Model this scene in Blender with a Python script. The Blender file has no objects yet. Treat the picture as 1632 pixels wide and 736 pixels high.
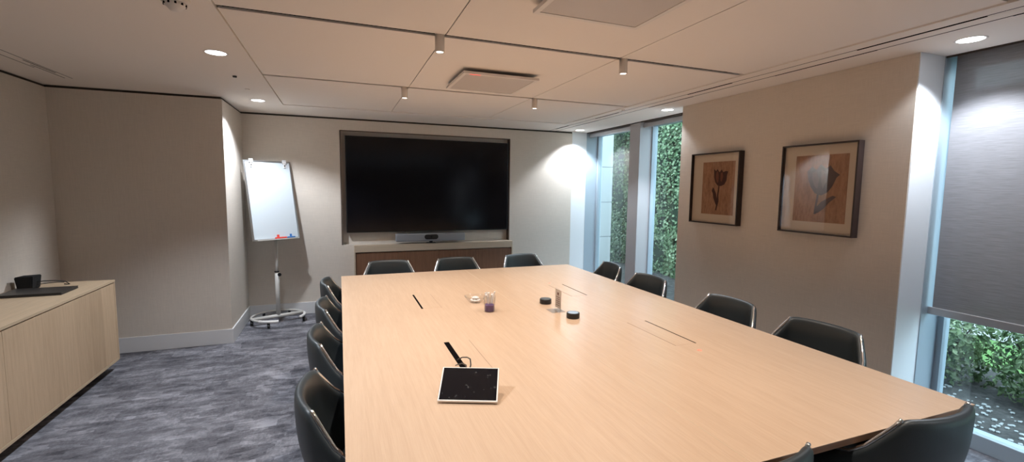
import bpy, bmesh, math, random
from mathutils import Vector, Matrix
random.seed(7)
PI = math.pi
sc = bpy.context.scene
C = sc.collection

# ------------------------------------------------------------------ camera, world, exposure
W_PX, F_PX = 1632, 727.46
YAW, PIT, ROLL = 0.361618, 0.0941, 0.012678
def make_camera():
    cd = bpy.data.cameras.new('camera'); co = bpy.data.objects.new('camera', cd); C.objects.link(co)
    cd.sensor_fit = 'HORIZONTAL'; cd.sensor_width = 36; cd.lens = 36 * F_PX / W_PX
    cd.clip_start = .02; cd.clip_end = 200
    cy, sy, cp, sp = math.cos(YAW), math.sin(YAW), math.cos(PIT), math.sin(PIT)
    fw = Vector((sy*cp, cy*cp, -sp)); rt = Vector((cy, -sy, 0)); up = rt.cross(fw)
    cr, sr = math.cos(ROLL), math.sin(ROLL)
    r2 = rt*cr + up*sr; u2 = up*cr - rt*sr
    m = Matrix((r2, u2, -fw)).transposed().to_4x4(); m.translation = Vector((0, 0, 1.64))
    co.matrix_world = m
    sc.camera = co
make_camera()
sc.view_settings.view_transform = 'Standard'
sc.view_settings.look = 'None'
sc.view_settings.gamma = 1
sc.view_settings.use_curve_mapping = False
sc.view_settings.exposure = 0.42
sc.render.film_transparent = False
SPOT_W, DOWN_W, SKY = 76.0, 108.0, 5.2
WARM, COOL = (1.0, .90, .80), (.84, .91, 1.0)
world = bpy.data.worlds.new('overcast_sky'); sc.world = world; world.use_nodes = True
bg = world.node_tree.nodes['Background']; bg.inputs[0].default_value = (.62, .82, 1.0, 1); bg.inputs[1].default_value = SKY

# ------------------------------------------------------------------ materials
def mat(name, col, rough=.5, metal=0, spec=.5, **kw):
    m = bpy.data.materials.new(name); m.use_nodes = True
    b = m.node_tree.nodes['Principled BSDF']
    b.inputs['Base Color'].default_value = (*col, 1); b.inputs['Roughness'].default_value = rough
    b.inputs['Metallic'].default_value = metal; b.inputs['Specular IOR Level'].default_value = spec
    for k, v in kw.items(): b.inputs[k.replace('_', ' ')].default_value = v
    return m
def N(m, t, **kw):
    n = m.node_tree.nodes.new(t)
    for k, v in kw.items(): setattr(n, k, v)
    return n
def L(m, a, b): m.node_tree.links.new(a, b)
def coords(m, scale, rot=(0, 0, 0), kind='Object'):
    t = N(m, 'ShaderNodeTexCoord'); p = N(m, 'ShaderNodeMapping')
    p.inputs['Scale'].default_value = scale; p.inputs['Rotation'].default_value = rot
    L(m, t.outputs[kind], p.inputs[0]); return p.outputs[0]
def noise(m, vec, scale, detail=3, rough=.5):
    n = N(m, 'ShaderNodeTexNoise'); n.inputs['Scale'].default_value = scale
    n.inputs['Detail'].default_value = detail; n.inputs['Roughness'].default_value = rough
    L(m, vec, n.inputs['Vector']); return n.outputs[0]
def ramp(m, fac, stops):
    r = N(m, 'ShaderNodeValToRGB'); e = r.color_ramp.elements
    while len(e) < len(stops): e.new(.5)
    for i, (p, c) in enumerate(stops): e[i].position = p; e[i].color = (*c, 1)
    L(m, fac, r.inputs[0]); return r.outputs[0]
def mixc(m, a, b, f, mode='MIX'):
    x = N(m, 'ShaderNodeMix', data_type='RGBA', blend_type=mode)
    if isinstance(f, float): x.inputs[0].default_value = f
    else: L(m, f, x.inputs[0])
    for v, i in ((a, 6), (b, 7)):
        if isinstance(v, tuple): x.inputs[i].default_value = (*v, 1)
        else: L(m, v, x.inputs[i])
    return x.outputs[2]
def math_(m, op, a, b=0.0):
    x = N(m, 'ShaderNodeMath', operation=op)
    for v, i in ((a, 0), (b, 1)):
        if isinstance(v, (int, float)): x.inputs[i].default_value = v
        else: L(m, v, x.inputs[i])
    return x.outputs[0]
def base(m, sock): L(m, sock, m.node_tree.nodes['Principled BSDF'].inputs['Base Color'])
def bump(m, sock, st, dist=.01):
    b = N(m, 'ShaderNodeBump'); b.inputs['Strength'].default_value = st; b.inputs['Distance'].default_value = dist
    L(m, sock, b.inputs['Height']); L(m, b.outputs[0], m.node_tree.nodes['Principled BSDF'].inputs['Normal'])

def fabric_wall(name, col):
    m = mat(name, col, .85, spec=.2)
    a = noise(m, coords(m, (1, 1, 40)), 9, 3); b = noise(m, coords(m, (40, 40, 1)), 9, 3)
    s = math_(m, 'ADD', a, b); s2 = math_(m, 'MULTIPLY', s, .5)
    base(m, ramp(m, s2, [(.35, tuple(c*.93 for c in col)), (.65, tuple(c*1.06 for c in col))]))
    bump(m, s2, .15, .003); return m
M = {}
M['wall'] = fabric_wall('taupe_wallcovering', (.64, .575, .505))
M['white_wall'] = mat('white_reveal_paint', (.80, .82, .84), .6, spec=.3)
M['skirting'] = mat('pale_skirting_paint', (.66, .66, .67), .5)
M['gap'] = mat('dark_brown_gap', (.035, .025, .018), .8)
def mk_ceiling():
    m = mat('matt_ceiling', (.84, .78, .72), .9, spec=.2)
    n = noise(m, coords(m, (1, 1, 1)), 60, 3); bump(m, n, .05, .002); return m
M['ceiling'] = mk_ceiling()
M['black'] = mat('black_void', (.006, .005, .005), 1, spec=0)
def mk_carpet():
    m = mat('grey_patchwork_carpet', (.1, .1, .12), .95, spec=.1)
    co = coords(m, (1, 1, 1))
    br = N(m, 'ShaderNodeTexBrick'); L(m, co, br.inputs['Vector'])
    br.inputs['Scale'].default_value = 1; br.inputs['Brick Width'].default_value = .5; br.inputs['Row Height'].default_value = .25
    br.inputs['Mortar Size'].default_value = 0; br.inputs['Color1'].default_value = (0, 0, 0, 1); br.inputs['Color2'].default_value = (1, 1, 1, 1)
    br.offset = .37
    blocks = N(m, 'ShaderNodeTexVoronoi', distance='CHEBYCHEV'); blocks.inputs['Scale'].default_value = 3.6
    L(m, coords(m, (1, 2.2, 1)), blocks.inputs['Vector'])
    bl = N(m, 'ShaderNodeSeparateColor'); L(m, blocks.outputs['Color'], bl.inputs[0])
    b2 = N(m, 'ShaderNodeTexVoronoi', distance='CHEBYCHEV'); b2.inputs['Scale'].default_value = 9
    L(m, coords(m, (1, 2.6, 1)), b2.inputs['Vector'])
    bl2 = N(m, 'ShaderNodeSeparateColor'); L(m, b2.outputs['Color'], bl2.inputs[0])
    sx = noise(m, coords(m, (9, 44, 1), (0, 0, .10)), 1, 9, .8)
    sy = noise(m, coords(m, (40, 16, 1), (0, 0, -.5)), 1, 9, .8)
    sel = math_(m, 'GREATER_THAN', bl.outputs[1], .45)
    st = mixc(m, sx, sy, sel)
    big = noise(m, coords(m, (1, 1.6, 1)), 4.5, 6, .7)
    v = math_(m, 'ADD', math_(m, 'ADD', math_(m, 'MULTIPLY', st, .27), math_(m, 'MULTIPLY', noise(m, co, 70, 3, .7), .13)), math_(m, 'MULTIPLY', big, .43))
    v = math_(m, 'ADD', v, math_(m, 'MULTIPLY', bl.outputs[0], .09))
    v = math_(m, 'ADD', v, math_(m, 'MULTIPLY', bl2.outputs[0], .08))
    base(m, ramp(m, v, [(.38, (.055, .054, .063)), (.50, (.14, .138, .155)), (.62, (.28, .278, .305))]))
    f = noise(m, co, 400, 2); bump(m, f, .5, .004); return m
M['carpet'] = mk_carpet()
def wood(name, c1, c2, along='Y', rough=.4, strips=0, spec=.4):
    m = mat(name, c1, rough, spec=spec)
    sc_ = {'Y': (14, .8, 14), 'X': (.8, 14, 14), 'Z': (14, 14, .8)}[along]
    a = noise(m, coords(m, sc_), 4, 6, .6)
    sc2 = {'Y': (90, 2, 90), 'X': (2, 90, 90), 'Z': (90, 90, 2)}[along]
    b = noise(m, coords(m, sc2), 4, 3, .6)
    v = math_(m, 'ADD', math_(m, 'MULTIPLY', a, .5), math_(m, 'MULTIPLY', b, .5))
    col = ramp(m, v, [(.38, c2), (.62, c1)])
    if strips:
        vr = N(m, 'ShaderNodeTexWhiteNoise', noise_dimensions='1D')
        t = N(m, 'ShaderNodeTexCoord'); sp = N(m, 'ShaderNodeSeparateXYZ'); L(m, t.outputs['Object'], sp.inputs[0])
        fl = math_(m, 'FLOOR', math_(m, 'DIVIDE', sp.outputs[1], strips)); L(m, fl, vr.inputs['W'])
        k = ramp(m, vr.outputs[0], [(0, (.84, .82, .80)), (1, (1.04, 1.03, 1.03))])
        col = mixc(m, col, k, 1.0, 'MULTIPLY')
    base(m, col); return m
M['oak'] = wood('pale_oak_table', (.575, .405, .278), (.525, .363, .246), 'Y', .27, spec=.5)
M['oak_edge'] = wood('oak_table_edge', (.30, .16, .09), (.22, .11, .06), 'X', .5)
M['oak_front'] = wood('oak_cabinet_front', (.58, .42, .275), (.48, .34, .215), 'Z', .5, strips=.205)
M['oak_top'] = wood('oak_cabinet_top', (.56, .42, .28), (.47, .35, .23), 'Y', .45)
M['walnut'] = wood('brown_wood_door', (.23, .115, .065), (.16, .075, .042), 'Z', .5)
M['oak_frame'] = wood('oak_credenza_frame', (.54, .43, .32), (.47, .37, .27), 'X', .5)
def mk_leather():
    m = mat('black_leather', (.026, .033, .037), .42, spec=.6)
    v = N(m, 'ShaderNodeTexVoronoi'); v.inputs['Scale'].default_value = 260; L(m, coords(m, (1, 1, 1)), v.inputs['Vector'])
    bump(m, v.outputs[0], .12, .001); return m
M['leather'] = mk_leather()
M['chrome'] = mat('polished_chrome', (.75, .75, .76), .12, 1)
M['steel'] = mat('grey_steel', (.45, .46, .47), .35, 1)
M['frame_metal'] = mat('pale_window_metal', (.37, .44, .50), .45, .0)
M['mullion'] = mat('grey_mullion_paint', (.40, .39, .40), .55)
M['blind'] = None
def mk_blind():
    m = mat('grey_screen_fabric', (.17, .165, .17), .8, spec=.2)
    a = noise(m, coords(m, (1, 2.2, 60)), 4, 4, .6)
    base(m, ramp(m, a, [(.35, (.235, .23, .24)), (.65, (.30, .295, .31))]))
    nt = m.node_tree; out = nt.nodes['Material Output']; pb = nt.nodes['Principled BSDF']
    tr = N(m, 'ShaderNodeBsdfTransparent'); mx = N(m, 'ShaderNodeMixShader'); mx.inputs[0].default_value = .11
    L(m, pb.outputs[0], mx.inputs[1]); L(m, tr.outputs[0], mx.inputs[2]); L(m, mx.outputs[0], out.inputs[0]); return m
M['blind'] = mk_blind()
M['rail'] = mat('brushed_aluminium', (.50, .50, .52), .35, .6)
def mk_glass(name, ior=1.5, tint=(1, 1, 1)):
    m = bpy.data.materials.new(name); m.use_nodes = True; nt = m.node_tree
    nt.nodes.remove(nt.nodes['Principled BSDF']); out = nt.nodes['Material Output']
    tr = N(m, 'ShaderNodeBsdfTransparent'); tr.inputs[0].default_value = (*tint, 1)
    gl = N(m, 'ShaderNodeBsdfGlossy'); gl.inputs['Roughness'].default_value = 0.01
    f0 = ((ior-1)/(ior+1))**2
    ge = N(m, 'ShaderNodeNewGeometry'); dt = N(m, 'ShaderNodeVectorMath', operation='DOT_PRODUCT')
    L(m, ge.outputs['Incoming'], dt.inputs[0]); L(m, ge.outputs['Normal'], dt.inputs[1])
    g5 = math_(m, 'POWER', math_(m, 'SUBTRACT', 1.0, math_(m, 'ABSOLUTE', dt.outputs['Value'])), 5.0)
    fres = math_(m, 'ADD', math_(m, 'MULTIPLY', g5, 1-f0), f0)
    mx = N(m, 'ShaderNodeMixShader')
    L(m, fres, mx.inputs[0]); L(m, tr.outputs[0], mx.inputs[1]); L(m, gl.outputs[0], mx.inputs[2]); L(m, mx.outputs[0], out.inputs[0])
    return m
M['pane'] = mk_glass('window_glass', 1.6, (.92, .96, .95))
M['pic_glass'] = mk_glass('picture_glass', 1.5)
M['clear'] = mk_glass('clear_acrylic', 1.45, (.95, .95, .95))
M['screen'] = mat('black_screen', (.004, .004, .006), .14, spec=.22)
def mk_touch():
    m = mat('smudged_black_glass', (.006, .006, .008), .14, spec=.35)
    n = noise(m, coords(m, (1, 1, 1)), 45, 2); L(m, ramp(m, n, [(.62, (.1, .1, .1)), (.74, (.3, .3, .3))]), m.node_tree.nodes['Principled BSDF'].inputs['Roughness'])
    base(m, ramp(m, n, [(.62, (.005, .005, .007)), (.76, (.014, .014, .016))])); return m
M['touch'] = mk_touch()
M['plastic'] = mat('black_plastic', (.010, .010, .011), .4)
M['laptop'] = mat('dark_grey_laptop', (.030, .027, .025), .4)
M['fabric_black'] = mat('black_speaker_mesh', (.008, .008, .009), .9)
M['silver'] = mat('silver_plastic', (.30, .31, .33), .4, .3)
M['white'] = mat('white_plastic', (.72, .70, .68), .45)
M['offwhite'] = mat('warm_white_paint', (.76, .71, .66), .5)
M['lamp_body'] = mat('warm_grey_lamp_body', (.74, .68, .62), .5)
M['board'] = mat('whiteboard_enamel', (.60, .66, .70), .3)
M['powder'] = mat('light_grey_powder_coat', (.52, .50, .47), .4)
M['frame'] = mat('dark_brown_frame', (.025, .014, .012), .4)
M['matboard'] = mat('cream_mount_board', (.58, .49, .39), .85)
def mk_print():
    m = mat('sepia_print_paper', (.30, .16, .09), .8)
    n = noise(m, coords(m, (1, 3, 1)), 12, 8, .75)
    base(m, ramp(m, n, [(.3, (.20, .098, .052)), (.5, (.33, .175, .10)), (.7, (.42, .24, .145))])); return m
M['print'] = mk_print()
M['tulip'] = mat('dark_tulip_ink', (.055, .020, .014), .8)
M['tulip_hi'] = mat('rust_tulip_ink', (.16, .055, .032), .8)
M['tulip_grey'] = mat('grey_tulip_ink', (.09, .065, .065), .8)
M['tulip_grey_hi'] = mat('mauve_tulip_ink', (.17, .115, .115), .8)
def emis(name, col, s):
    m = bpy.data.materials.new(name); m.use_nodes = True
    b = m.node_tree.nodes['Principled BSDF']; b.inputs['Base Color'].default_value = (*col, 1)
    b.inputs['Emission Color'].default_value = (*col, 1); b.inputs['Emission Strength'].default_value = s; return m
M['lens_warm'] = emis('lit_warm_lens', (1, .93, .84), 5)
M['lens_cool'] = emis('lit_cool_lens', (.93, .97, 1), 6)
M['led_red'] = emis('red_led', (1, .12, .10), .9)
M['led_table'] = emis('red_table_light', (.9, .22, .14), .3)
def mk_grille():
    m = mat('perforated_metal', (.40, .36, .33), .6)
    v = N(m, 'ShaderNodeTexVoronoi'); v.inputs['Scale'].default_value = 220; v.inputs['Randomness'].default_value = 0
    L(m, coords(m, (1, 1, 1)), v.inputs['Vector'])
    base(m, ramp(m, v.outputs['Distance'], [(.2, (.30, .275, .26)), (.4, (.60, .55, .51))])); return m
M['grille'] = mk_grille()
M['purple'] = mat('purple_plastic', (.10, .04, .16), .4)
M['sweet'] = mat('white_wrapper', (.80, .74, .70), .5)
M['red'] = mat('red_plastic', (.75, .06, .04), .4)
M['blue'] = mat('blue_plastic', (.03, .16, .45), .4)
M['seam'] = mat('table_seam', (.26, .16, .10), .7)
M['pucktop'] = mat('dark_glass_top', (.02, .025, .03), .12, spec=.6)
M['card'] = mat('beige_card', (.72, .64, .57), .6)
M['cardink'] = mat('brown_ink', (.22, .12, .10), .8)
def mk_leaf(name, a, b, c):
    m = mat(name, b, .5, spec=.4)
    n = noise(m, coords(m, (1, 1, 1)), 5, 4, .7)
    g = N(m, 'ShaderNodeNewGeometry')
    v = math_(m, 'ADD', math_(m, 'MULTIPLY', n, .5), math_(m, 'MULTIPLY', g.outputs['Random Per Island'], .5))
    base(m, ramp(m, v, [(.25, a), (.5, b), (.8, c)])); return m
M['ivy'] = mk_leaf('ivy_leaves', (.045, .085, .035), (.125, .21, .095), (.37, .45, .28))
M['shrub'] = mk_leaf('shrub_leaves', (.05, .085, .035), (.125, .20, .07), (.34, .40, .22))
M['bark'] = mat('bark', (.06, .045, .035), .9)
def mk_ground():
    m = mat('dark_planting_soil', (.05, .045, .04), .95)
    n = noise(m, coords(m, (1, 1, 1)), 14, 6, .7)
    base(m, ramp(m, n, [(.35, (.022, .02, .018)), (.6, (.08, .073, .068)), (.75, (.16, .15, .14))])); return m
M['soil'] = mk_ground()
def mk_lawn():
    m = mat('lawn_green', (.14, .34, .08), .9)
    n = noise(m, coords(m, (1, 1, 1)), 20, 5, .7)
    base(m, ramp(m, n, [(.3, (.085, .18, .045)), (.7, (.16, .30, .09))])); return m
M['lawn'] = mk_lawn()
M['stone'] = mat('pale_stone_cladding', (.50, .50, .49), .8)
M['joint'] = mat('dark_joint', (.2, .21, .22), .9)
M['pebble'] = mat('white_pebble', (.40, .40, .39), .7)

# ------------------------------------------------------------------ mesh helpers
def obj(name, bm, m, parent=None, smooth=False, loc=None):
    me = bpy.data.meshes.new(name); bm.to_mesh(me); bm.free()
    o = bpy.data.objects.new(name, me); C.objects.link(o)
    for x in (m if isinstance(m, (list, tuple)) else [m]): me.materials.append(x)
    if smooth:
        for p in me.polygons: p.use_smooth = True
    if parent: o.parent = parent
    if loc: o.location = loc
    return o
def thing(name, label, cat, loc=(0, 0, 0), rz=0, group=None):
    o = bpy.data.objects.new(name, None); C.objects.link(o); o.location = loc; o.rotation_euler = (0, 0, rz)
    o.empty_display_size = .1
    return tag(o, label, cat, group)
def tag(o, label, cat, group=None):
    o['label'] = label; o['category'] = cat
    if group: o['group'] = group
    return o
def struct(name, bm, m, parent=None):
    o = obj(name, bm, m, parent)
    if not parent: o['kind'] = 'structure'
    return o
def box(bm, x0, x1, y0, y1, z0, z1, mi=0, bev=0):
    b = bmesh.new() if bev else bm
    vs = [b.verts.new((x, y, z)) for x in (x0, x1) for y in (y0, y1) for z in (z0, z1)]
    F = [(0, 1, 3, 2), (4, 6, 7, 5), (0, 4, 5, 1), (2, 3, 7, 6), (0, 2, 6, 4), (1, 5, 7, 3)]
    for f in F: b.faces.new([vs[i] for i in f]).material_index = mi
    if bev:
        bmesh.ops.bevel(b, geom=b.edges[:], offset=bev, segments=2, affect='EDGES', profile=.5)
        me = bpy.data.meshes.new('t'); b.to_mesh(me); b.free()
        n0 = len(bm.faces); bm.from_mesh(me); bpy.data.meshes.remove(me)
        bm.faces.ensure_lookup_table()
        for f in bm.faces[n0:]: f.material_index = mi
    return bm
def BX(*a, **k): return box(bmesh.new(), *a, **k)
def lathe(bm, prof, seg=32, cx=0, cy=0, cap=True, mi=0):
    rings = []
    for r, z in prof:
        rings.append([bm.verts.new((cx + r*math.cos(2*PI*i/seg), cy + r*math.sin(2*PI*i/seg), z)) for i in range(seg)])
    for a, b in zip(rings, rings[1:]):
        for i in range(seg):
            bm.faces.new((a[i], a[(i+1) % seg], b[(i+1) % seg], b[i])).material_index = mi
    if cap:
        bm.faces.new(rings[0][::-1]).material_index = mi; bm.faces.new(rings[-1]).material_index = mi
    return bm
def tube(bm, pts, r, seg=8, closed=False, mi=0):
    pts = [Vector(p) for p in pts]; rings = []; n = len(pts); up = None
    for i, p in enumerate(pts):
        if closed: t = (pts[(i+1) % n] - pts[i-1]).normalized()
        else: t = (pts[min(i+1, n-1)] - pts[max(i-1, 0)]).normalized()
        if up is None:
            up = Vector((0, 0, 1)) if abs(t.z) < .9 else Vector((1, 0, 0))
        a = (up - t*up.dot(t)).normalized(); b = t.cross(a); up = a
        rr = r[i] if isinstance(r, (list, tuple)) else r
        rings.append([bm.verts.new(p + (a*math.cos(2*PI*k/seg) + b*math.sin(2*PI*k/seg))*rr) for k in range(seg)])
    pr = list(zip(rings, rings[1:])) + ([(rings[-1], rings[0])] if closed else [])
    for A, B in pr:
        for k in range(seg): bm.faces.new((A[k], A[(k+1) % seg], B[(k+1) % seg], B[k])).material_index = mi
    if not closed: bm.faces.new(rings[0][::-1]); bm.faces.new(rings[-1])
    return bm
def poly_extrude(pts, z0, z1):          # pts in xy
    bm = bmesh.new()
    a = [bm.verts.new((x, y, z0)) for x, y in pts]; b = [bm.verts.new((x, y, z1)) for x, y in pts]
    n = len(pts)
    for i in range(n): bm.faces.new((a[i], a[(i+1) % n], b[(i+1) % n], b[i]))
    bm.faces.new(a[::-1]); bm.faces.new(b)
    bmesh.ops.recalc_face_normals(bm, faces=bm.faces[:]); return bm
def copy_thing(root, loc, rz, label):
    r = root.copy(); C.objects.link(r); r.location = loc; r.rotation_euler = (0, 0, rz); r['label'] = label
    for ch in list(root.children):
        c = ch.copy(); C.objects.link(c); c.parent = r
        for g in list(ch.children):
            d = g.copy(); C.objects.link(d); d.parent = c
    return r
def spot(name, loc, power, col, size, blend, rad=.03, parent=None):
    ld = bpy.data.lights.new(name, 'SPOT'); ld.energy = power; ld.color = col; ld.spot_size = math.radians(size); ld.spot_blend = blend
    ld.shadow_soft_size = rad
    o = bpy.data.objects.new(name, ld); C.objects.link(o); o.location = loc
    if parent: o.parent = parent
    return o

# ------------------------------------------------------------------ room shell
XL, XR, XG = -2.42, 3.35, 3.79       # left wall, picture wall, glazing line
YB, YS, YN = 6.30, 5.34, -2.6        # screen wall, side projection, wall behind camera
XS = -1.07                            # face of projection
ZC = 2.5
WY1, WY0 = 3.90, 1.82                 # picture wall from WY0 to WY1
bm = BX(XL-.1, XG+.12, YN-.1, YB+.6, -.06, 0)
struct('floor', bm, M['carpet'])

# ceiling: lower perimeter + raft panels with gaps and dark plenum
bm = bmesh.new()
RX0, RX1, RY1 = -.55, 2.855, 5.58
RY0 = -1.75
box(bm, XL-.1, RX0, YN-.1, YB+.4, ZC, ZC+.06)
box(bm, RX1, 2.955, YN-.1, YB+.4, ZC, ZC+.06)
box(bm, 2.985, 3.05, YN-.1, YB+.4, ZC, ZC+.06)
box(bm, 3.075, 3.60, YN-.1, YB+.4, ZC, ZC+.06)
box(bm, RX0, RX1, RY1, YB+.4, ZC, ZC+.06)
box(bm, RX0, RX1, YN-.1, RY0, ZC, ZC+.06)
gaps = [4.18, 2.695, 1.21, -.275]
ys = [RY1] + gaps + [RY0]
seams = [RX0, .59, 1.765, RX1]
for j in range(len(ys)-1):
    y1 = ys[j] - (.022 if j else .002); y0 = ys[j+1] + (.022 if j < len(ys)-2 else .002)
    for i in range(3):
        box(bm, seams[i] + (.006 if i == 0 else .003), seams[i+1]-.003 - (0 if i < 2 else .0), y0, y1, ZC+.008, ZC+.018)
box(bm, XL-.1, XG+.15, YN-.1, YB+.5, ZC+.09, ZC+.15, mi=1)
struct('ceiling', bm, [M['ceiling'], M['black']])
# segmented linear slots in perimeter: thin dark slot inserts
def slot_insert(x0, x1, segs, n):
    b = bmesh.new()
    for (a, c) in segs: box(b, x0, x1, a, c, ZC-.0006, ZC+.002)
    struct(n, b, M['black'])

# diffuser blades closing the two slots (narrow bright strip leaving hairline gaps, opened in segments)
bm = bmesh.new()
box(bm, 2.963, 2.985, YN, YB, ZC+.001, ZC+.03); box(bm, 3.050, 3.068, YN, YB, ZC+.001, ZC+.03)
struct('trim_1', bm, M['ceiling'])
slot_insert(2.957, 2.962, [(-2, YB)], 'trim_14')
slot_insert(3.068, 3.073, [(-2, YB)], 'trim_15')
slot_insert(2.966, 2.976, [(-1.2, .2), (1.35, 1.95), (2.9, 3.4), (4.5, 5.0), (5.7, 6.1)], 'trim_2')
slot_insert(3.072, 3.080, [(.9, 1.3), (1.9, 2.6), (3.45, 4.1), (5.1, 5.7)], 'trim_3')
b = bmesh.new()
box(b, -2.062, -2.056, YN, 4.95, ZC-.0006, ZC+.002); box(b, -2.14, -2.134, YN, 4.6, ZC-.0006, ZC+.002)
box(b, -2.085, -2.075, 4.35, 4.75, ZC-.0006, ZC+.002); box(b, -2.09, -2.08, 3.6, 4.0, ZC-.0006, ZC+.002); box(b, -2.115, -2.107, 4.5, 4.95, ZC-.0006, ZC+.002)
struct('trim_4', b, M['gap'])

def wall(name, x0, x1, y0, y1, z0=0, z1=ZC-.022, m='wall'):
    return struct(name, BX(x0, x1, y0, y1, z0, z1), M[m])
wall('wall_left', XL-.1, XL, YN-.1, YS)
wall('wall_projection', XL-.1, XS, YS, YB+.3)
wall('wall_rear', XL-.1, XG+.1, YN-.1, YN)
# screen wall with niche
NX0, NX1, NZ0, NZ1, ND = .02, 2.335, .872, 2.343, .085
bm = bmesh.new()
box(bm, XS, NX0, YB, YB+.3, 0, ZC-.022); box(bm, NX1, XR, YB, YB+.3, 0, ZC-.022)
box(bm, NX0, NX1, YB, YB+.3, 0, NZ0); box(bm, NX0, NX1, YB, YB+.3, NZ1, ZC-.022); box(bm, NX0, NX1, YB+ND, YB+.3, NZ0, NZ1)
struct('wall_back', bm, M['wall'])
struct('wall_back_return', BX(XR, XG+.1, YB, YB+.3, 0, ZC), M['white_wall'])
# niche edge bead
bm = bmesh.new()
box(bm, NX0-.004, NX0+.010, YB-.003, YB+ND, NZ0, NZ1); box(bm, NX1-.010, NX1+.004, YB-.003, YB+ND, NZ0, NZ1); box(bm, NX0, NX1, YB-.003, YB+.01, NZ1-.008, NZ1+.004)
struct('trim_5', bm, mat('brown_bead', (.10, .07, .055), .7))
bm = BX(NX0+.125, NX1-.13, YB+ND-.015, YB+ND, NZ0+.001, NZ1-.08)
struct('trim_6', bm, M['wall'])
# picture wall (a deep pier) with white reveals
struct('wall_right', BX(XR, XR+.02, WY0+.004, WY1-.004, 0, ZC-.002), M['wall'])
struct('wall_right_pier', BX(XR+.004, 3.60, WY0, WY1, 0, ZC), M['white_wall'])
struct('wall_right_outer', BX(3.60, XG+.12, WY0+.001, WY1-.001, 0, ZC+.1), M['frame_metal'])
# shadow gap at wall heads
def gapstrip(n, *a): struct(n, BX(*a), M['gap'])
gapstrip('trim_7', XL-.1, XL-.012, YN-.1, YS+.012, ZC-.022, ZC-.0005)
gapstrip('trim_8', XL-.1, XS-.012, YS+.012, YB+.3, ZC-.022, ZC-.0005)
gapstrip('trim_9', XS-.012, XR, YB+.012, YB+.3, ZC-.022, ZC-.0005)
# skirting
def skirt(n, x0, x1, y0, y1):
    b = BX(x0, x1, y0, y1, 0, .150, bev=.002); struct(n, b, M['skirting'])
skirt('baseboard_projection', XL, XS+.012, YS-.012, YS+.002)
skirt('baseboard_side', XS-.002, XS+.012, YS, YB)
skirt('baseboard_back', XS, .155, YB-.012, YB+.002)
skirt('baseboard_back_right', 2.36, XR, YB-.012, YB+.002)
skirt('baseboard_left', XL-.002, XL+.012, YN, YS)
skirt('baseboard_right', XR-.012, XR+.003, WY0, WY1)

# ------------------------------------------------------------------ windows
def window(n, y0, y1, mulls):
    w = struct(n, BX(XG+.03, XG+.036, y0+.02, y1-.02, .08, ZC-.02), M['pane'])
    b = bmesh.new()
    box(b, XG-.0, XG+.07, y0, y0+.04, 0, ZC); box(b, XG, XG+.07, y1-.04, y1, 0, ZC)
    box(b, XG-.005, XG+.10, y0, y1, 0, .105, bev=.004); box(b, XG, XG+.07, y0, y1, ZC-.05, ZC+.03)
    for a, c in mulls: box(b, XG-.01, XG+.07, a-.02, c+.02, .1, ZC)
    o = struct('window_frame', b, M['frame_metal'], w)
    for a, c in mulls:
        struct('mullion', BX(3.60, XG, a, c, 0, ZC+.02), [M['mullion']], w)
    return w
w1 = window('window_1', WY1, YB, [(4.95, 5.17)])
w2 = window('window_2', -1.4, WY0, [(.25, .40)])
struct('wall_right_rear', BX(XR, XG+.1, YN, -1.4, 0, ZC), M['white_wall'])
# pale metal jamb linings
b = bmesh.new(); box(b, 3.60, XG, YB-.006, YB, 0, ZC); struct('trim_10', b, M['frame_metal'])
b = bmesh.new(); box(b, 3.60, XG, WY0-.006, WY0, 0, ZC); struct('trim_11', b, M['frame_metal'])
# soffit over window strip: dark blind pocket then soffit
struct('trim_12', BX(3.60, 3.605, YN, YB, ZC-.012, ZC+.06), M['gap'])
struct('trim_13', BX(3.74, XG+.12, YN, YB, ZC-.004, ZC+.06), M['frame_metal'])
# blinds
def blind(label, x, y0, y1, zb, grp=None):
    t = thing('roller_blind', label, 'blind', (x, (y0+y1)/2, zb))
    h = (y1-y0)/2
    b = bmesh.new(); n = 6
    if ZC - zb > .3:
        obj('blind_fabric', BX(.010, .012, -h, h, .04, ZC-zb+.055), M['blind'], t)
        obj('bottom_rail', BX(0, .022, -h-.02, h+.02, 0, .05, bev=.004), M['rail'], t)
    else:
        obj('blind_fabric', BX(.010, .012, -h, h, .03, ZC-zb+.055), M['blind'], t)
        obj('bottom_rail', BX(0, .03, -h, h, 0, .055, bev=.004), M['rail'], t)
    b = tube(bmesh.new(), [(.035, -h, ZC-zb+.055), (.035, h, ZC-zb+.055)], .028, 12)
    obj('roller', b, M['steel'], t)
    return t
blind('grey roller blind lowered over tall window at right', 3.655, .42, 1.79, .84)
blind('grey roller blind lowered over window beside the camera', 3.655, -1.36, .23, .84)
blind('raised roller blind above narrow ivy window pane beside picture wall', 3.645, WY1+.01, 4.945, 2.425)
blind('raised roller blind above window pane in far corner', 3.645, 5.175, YB-.01, 2.425)

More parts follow.
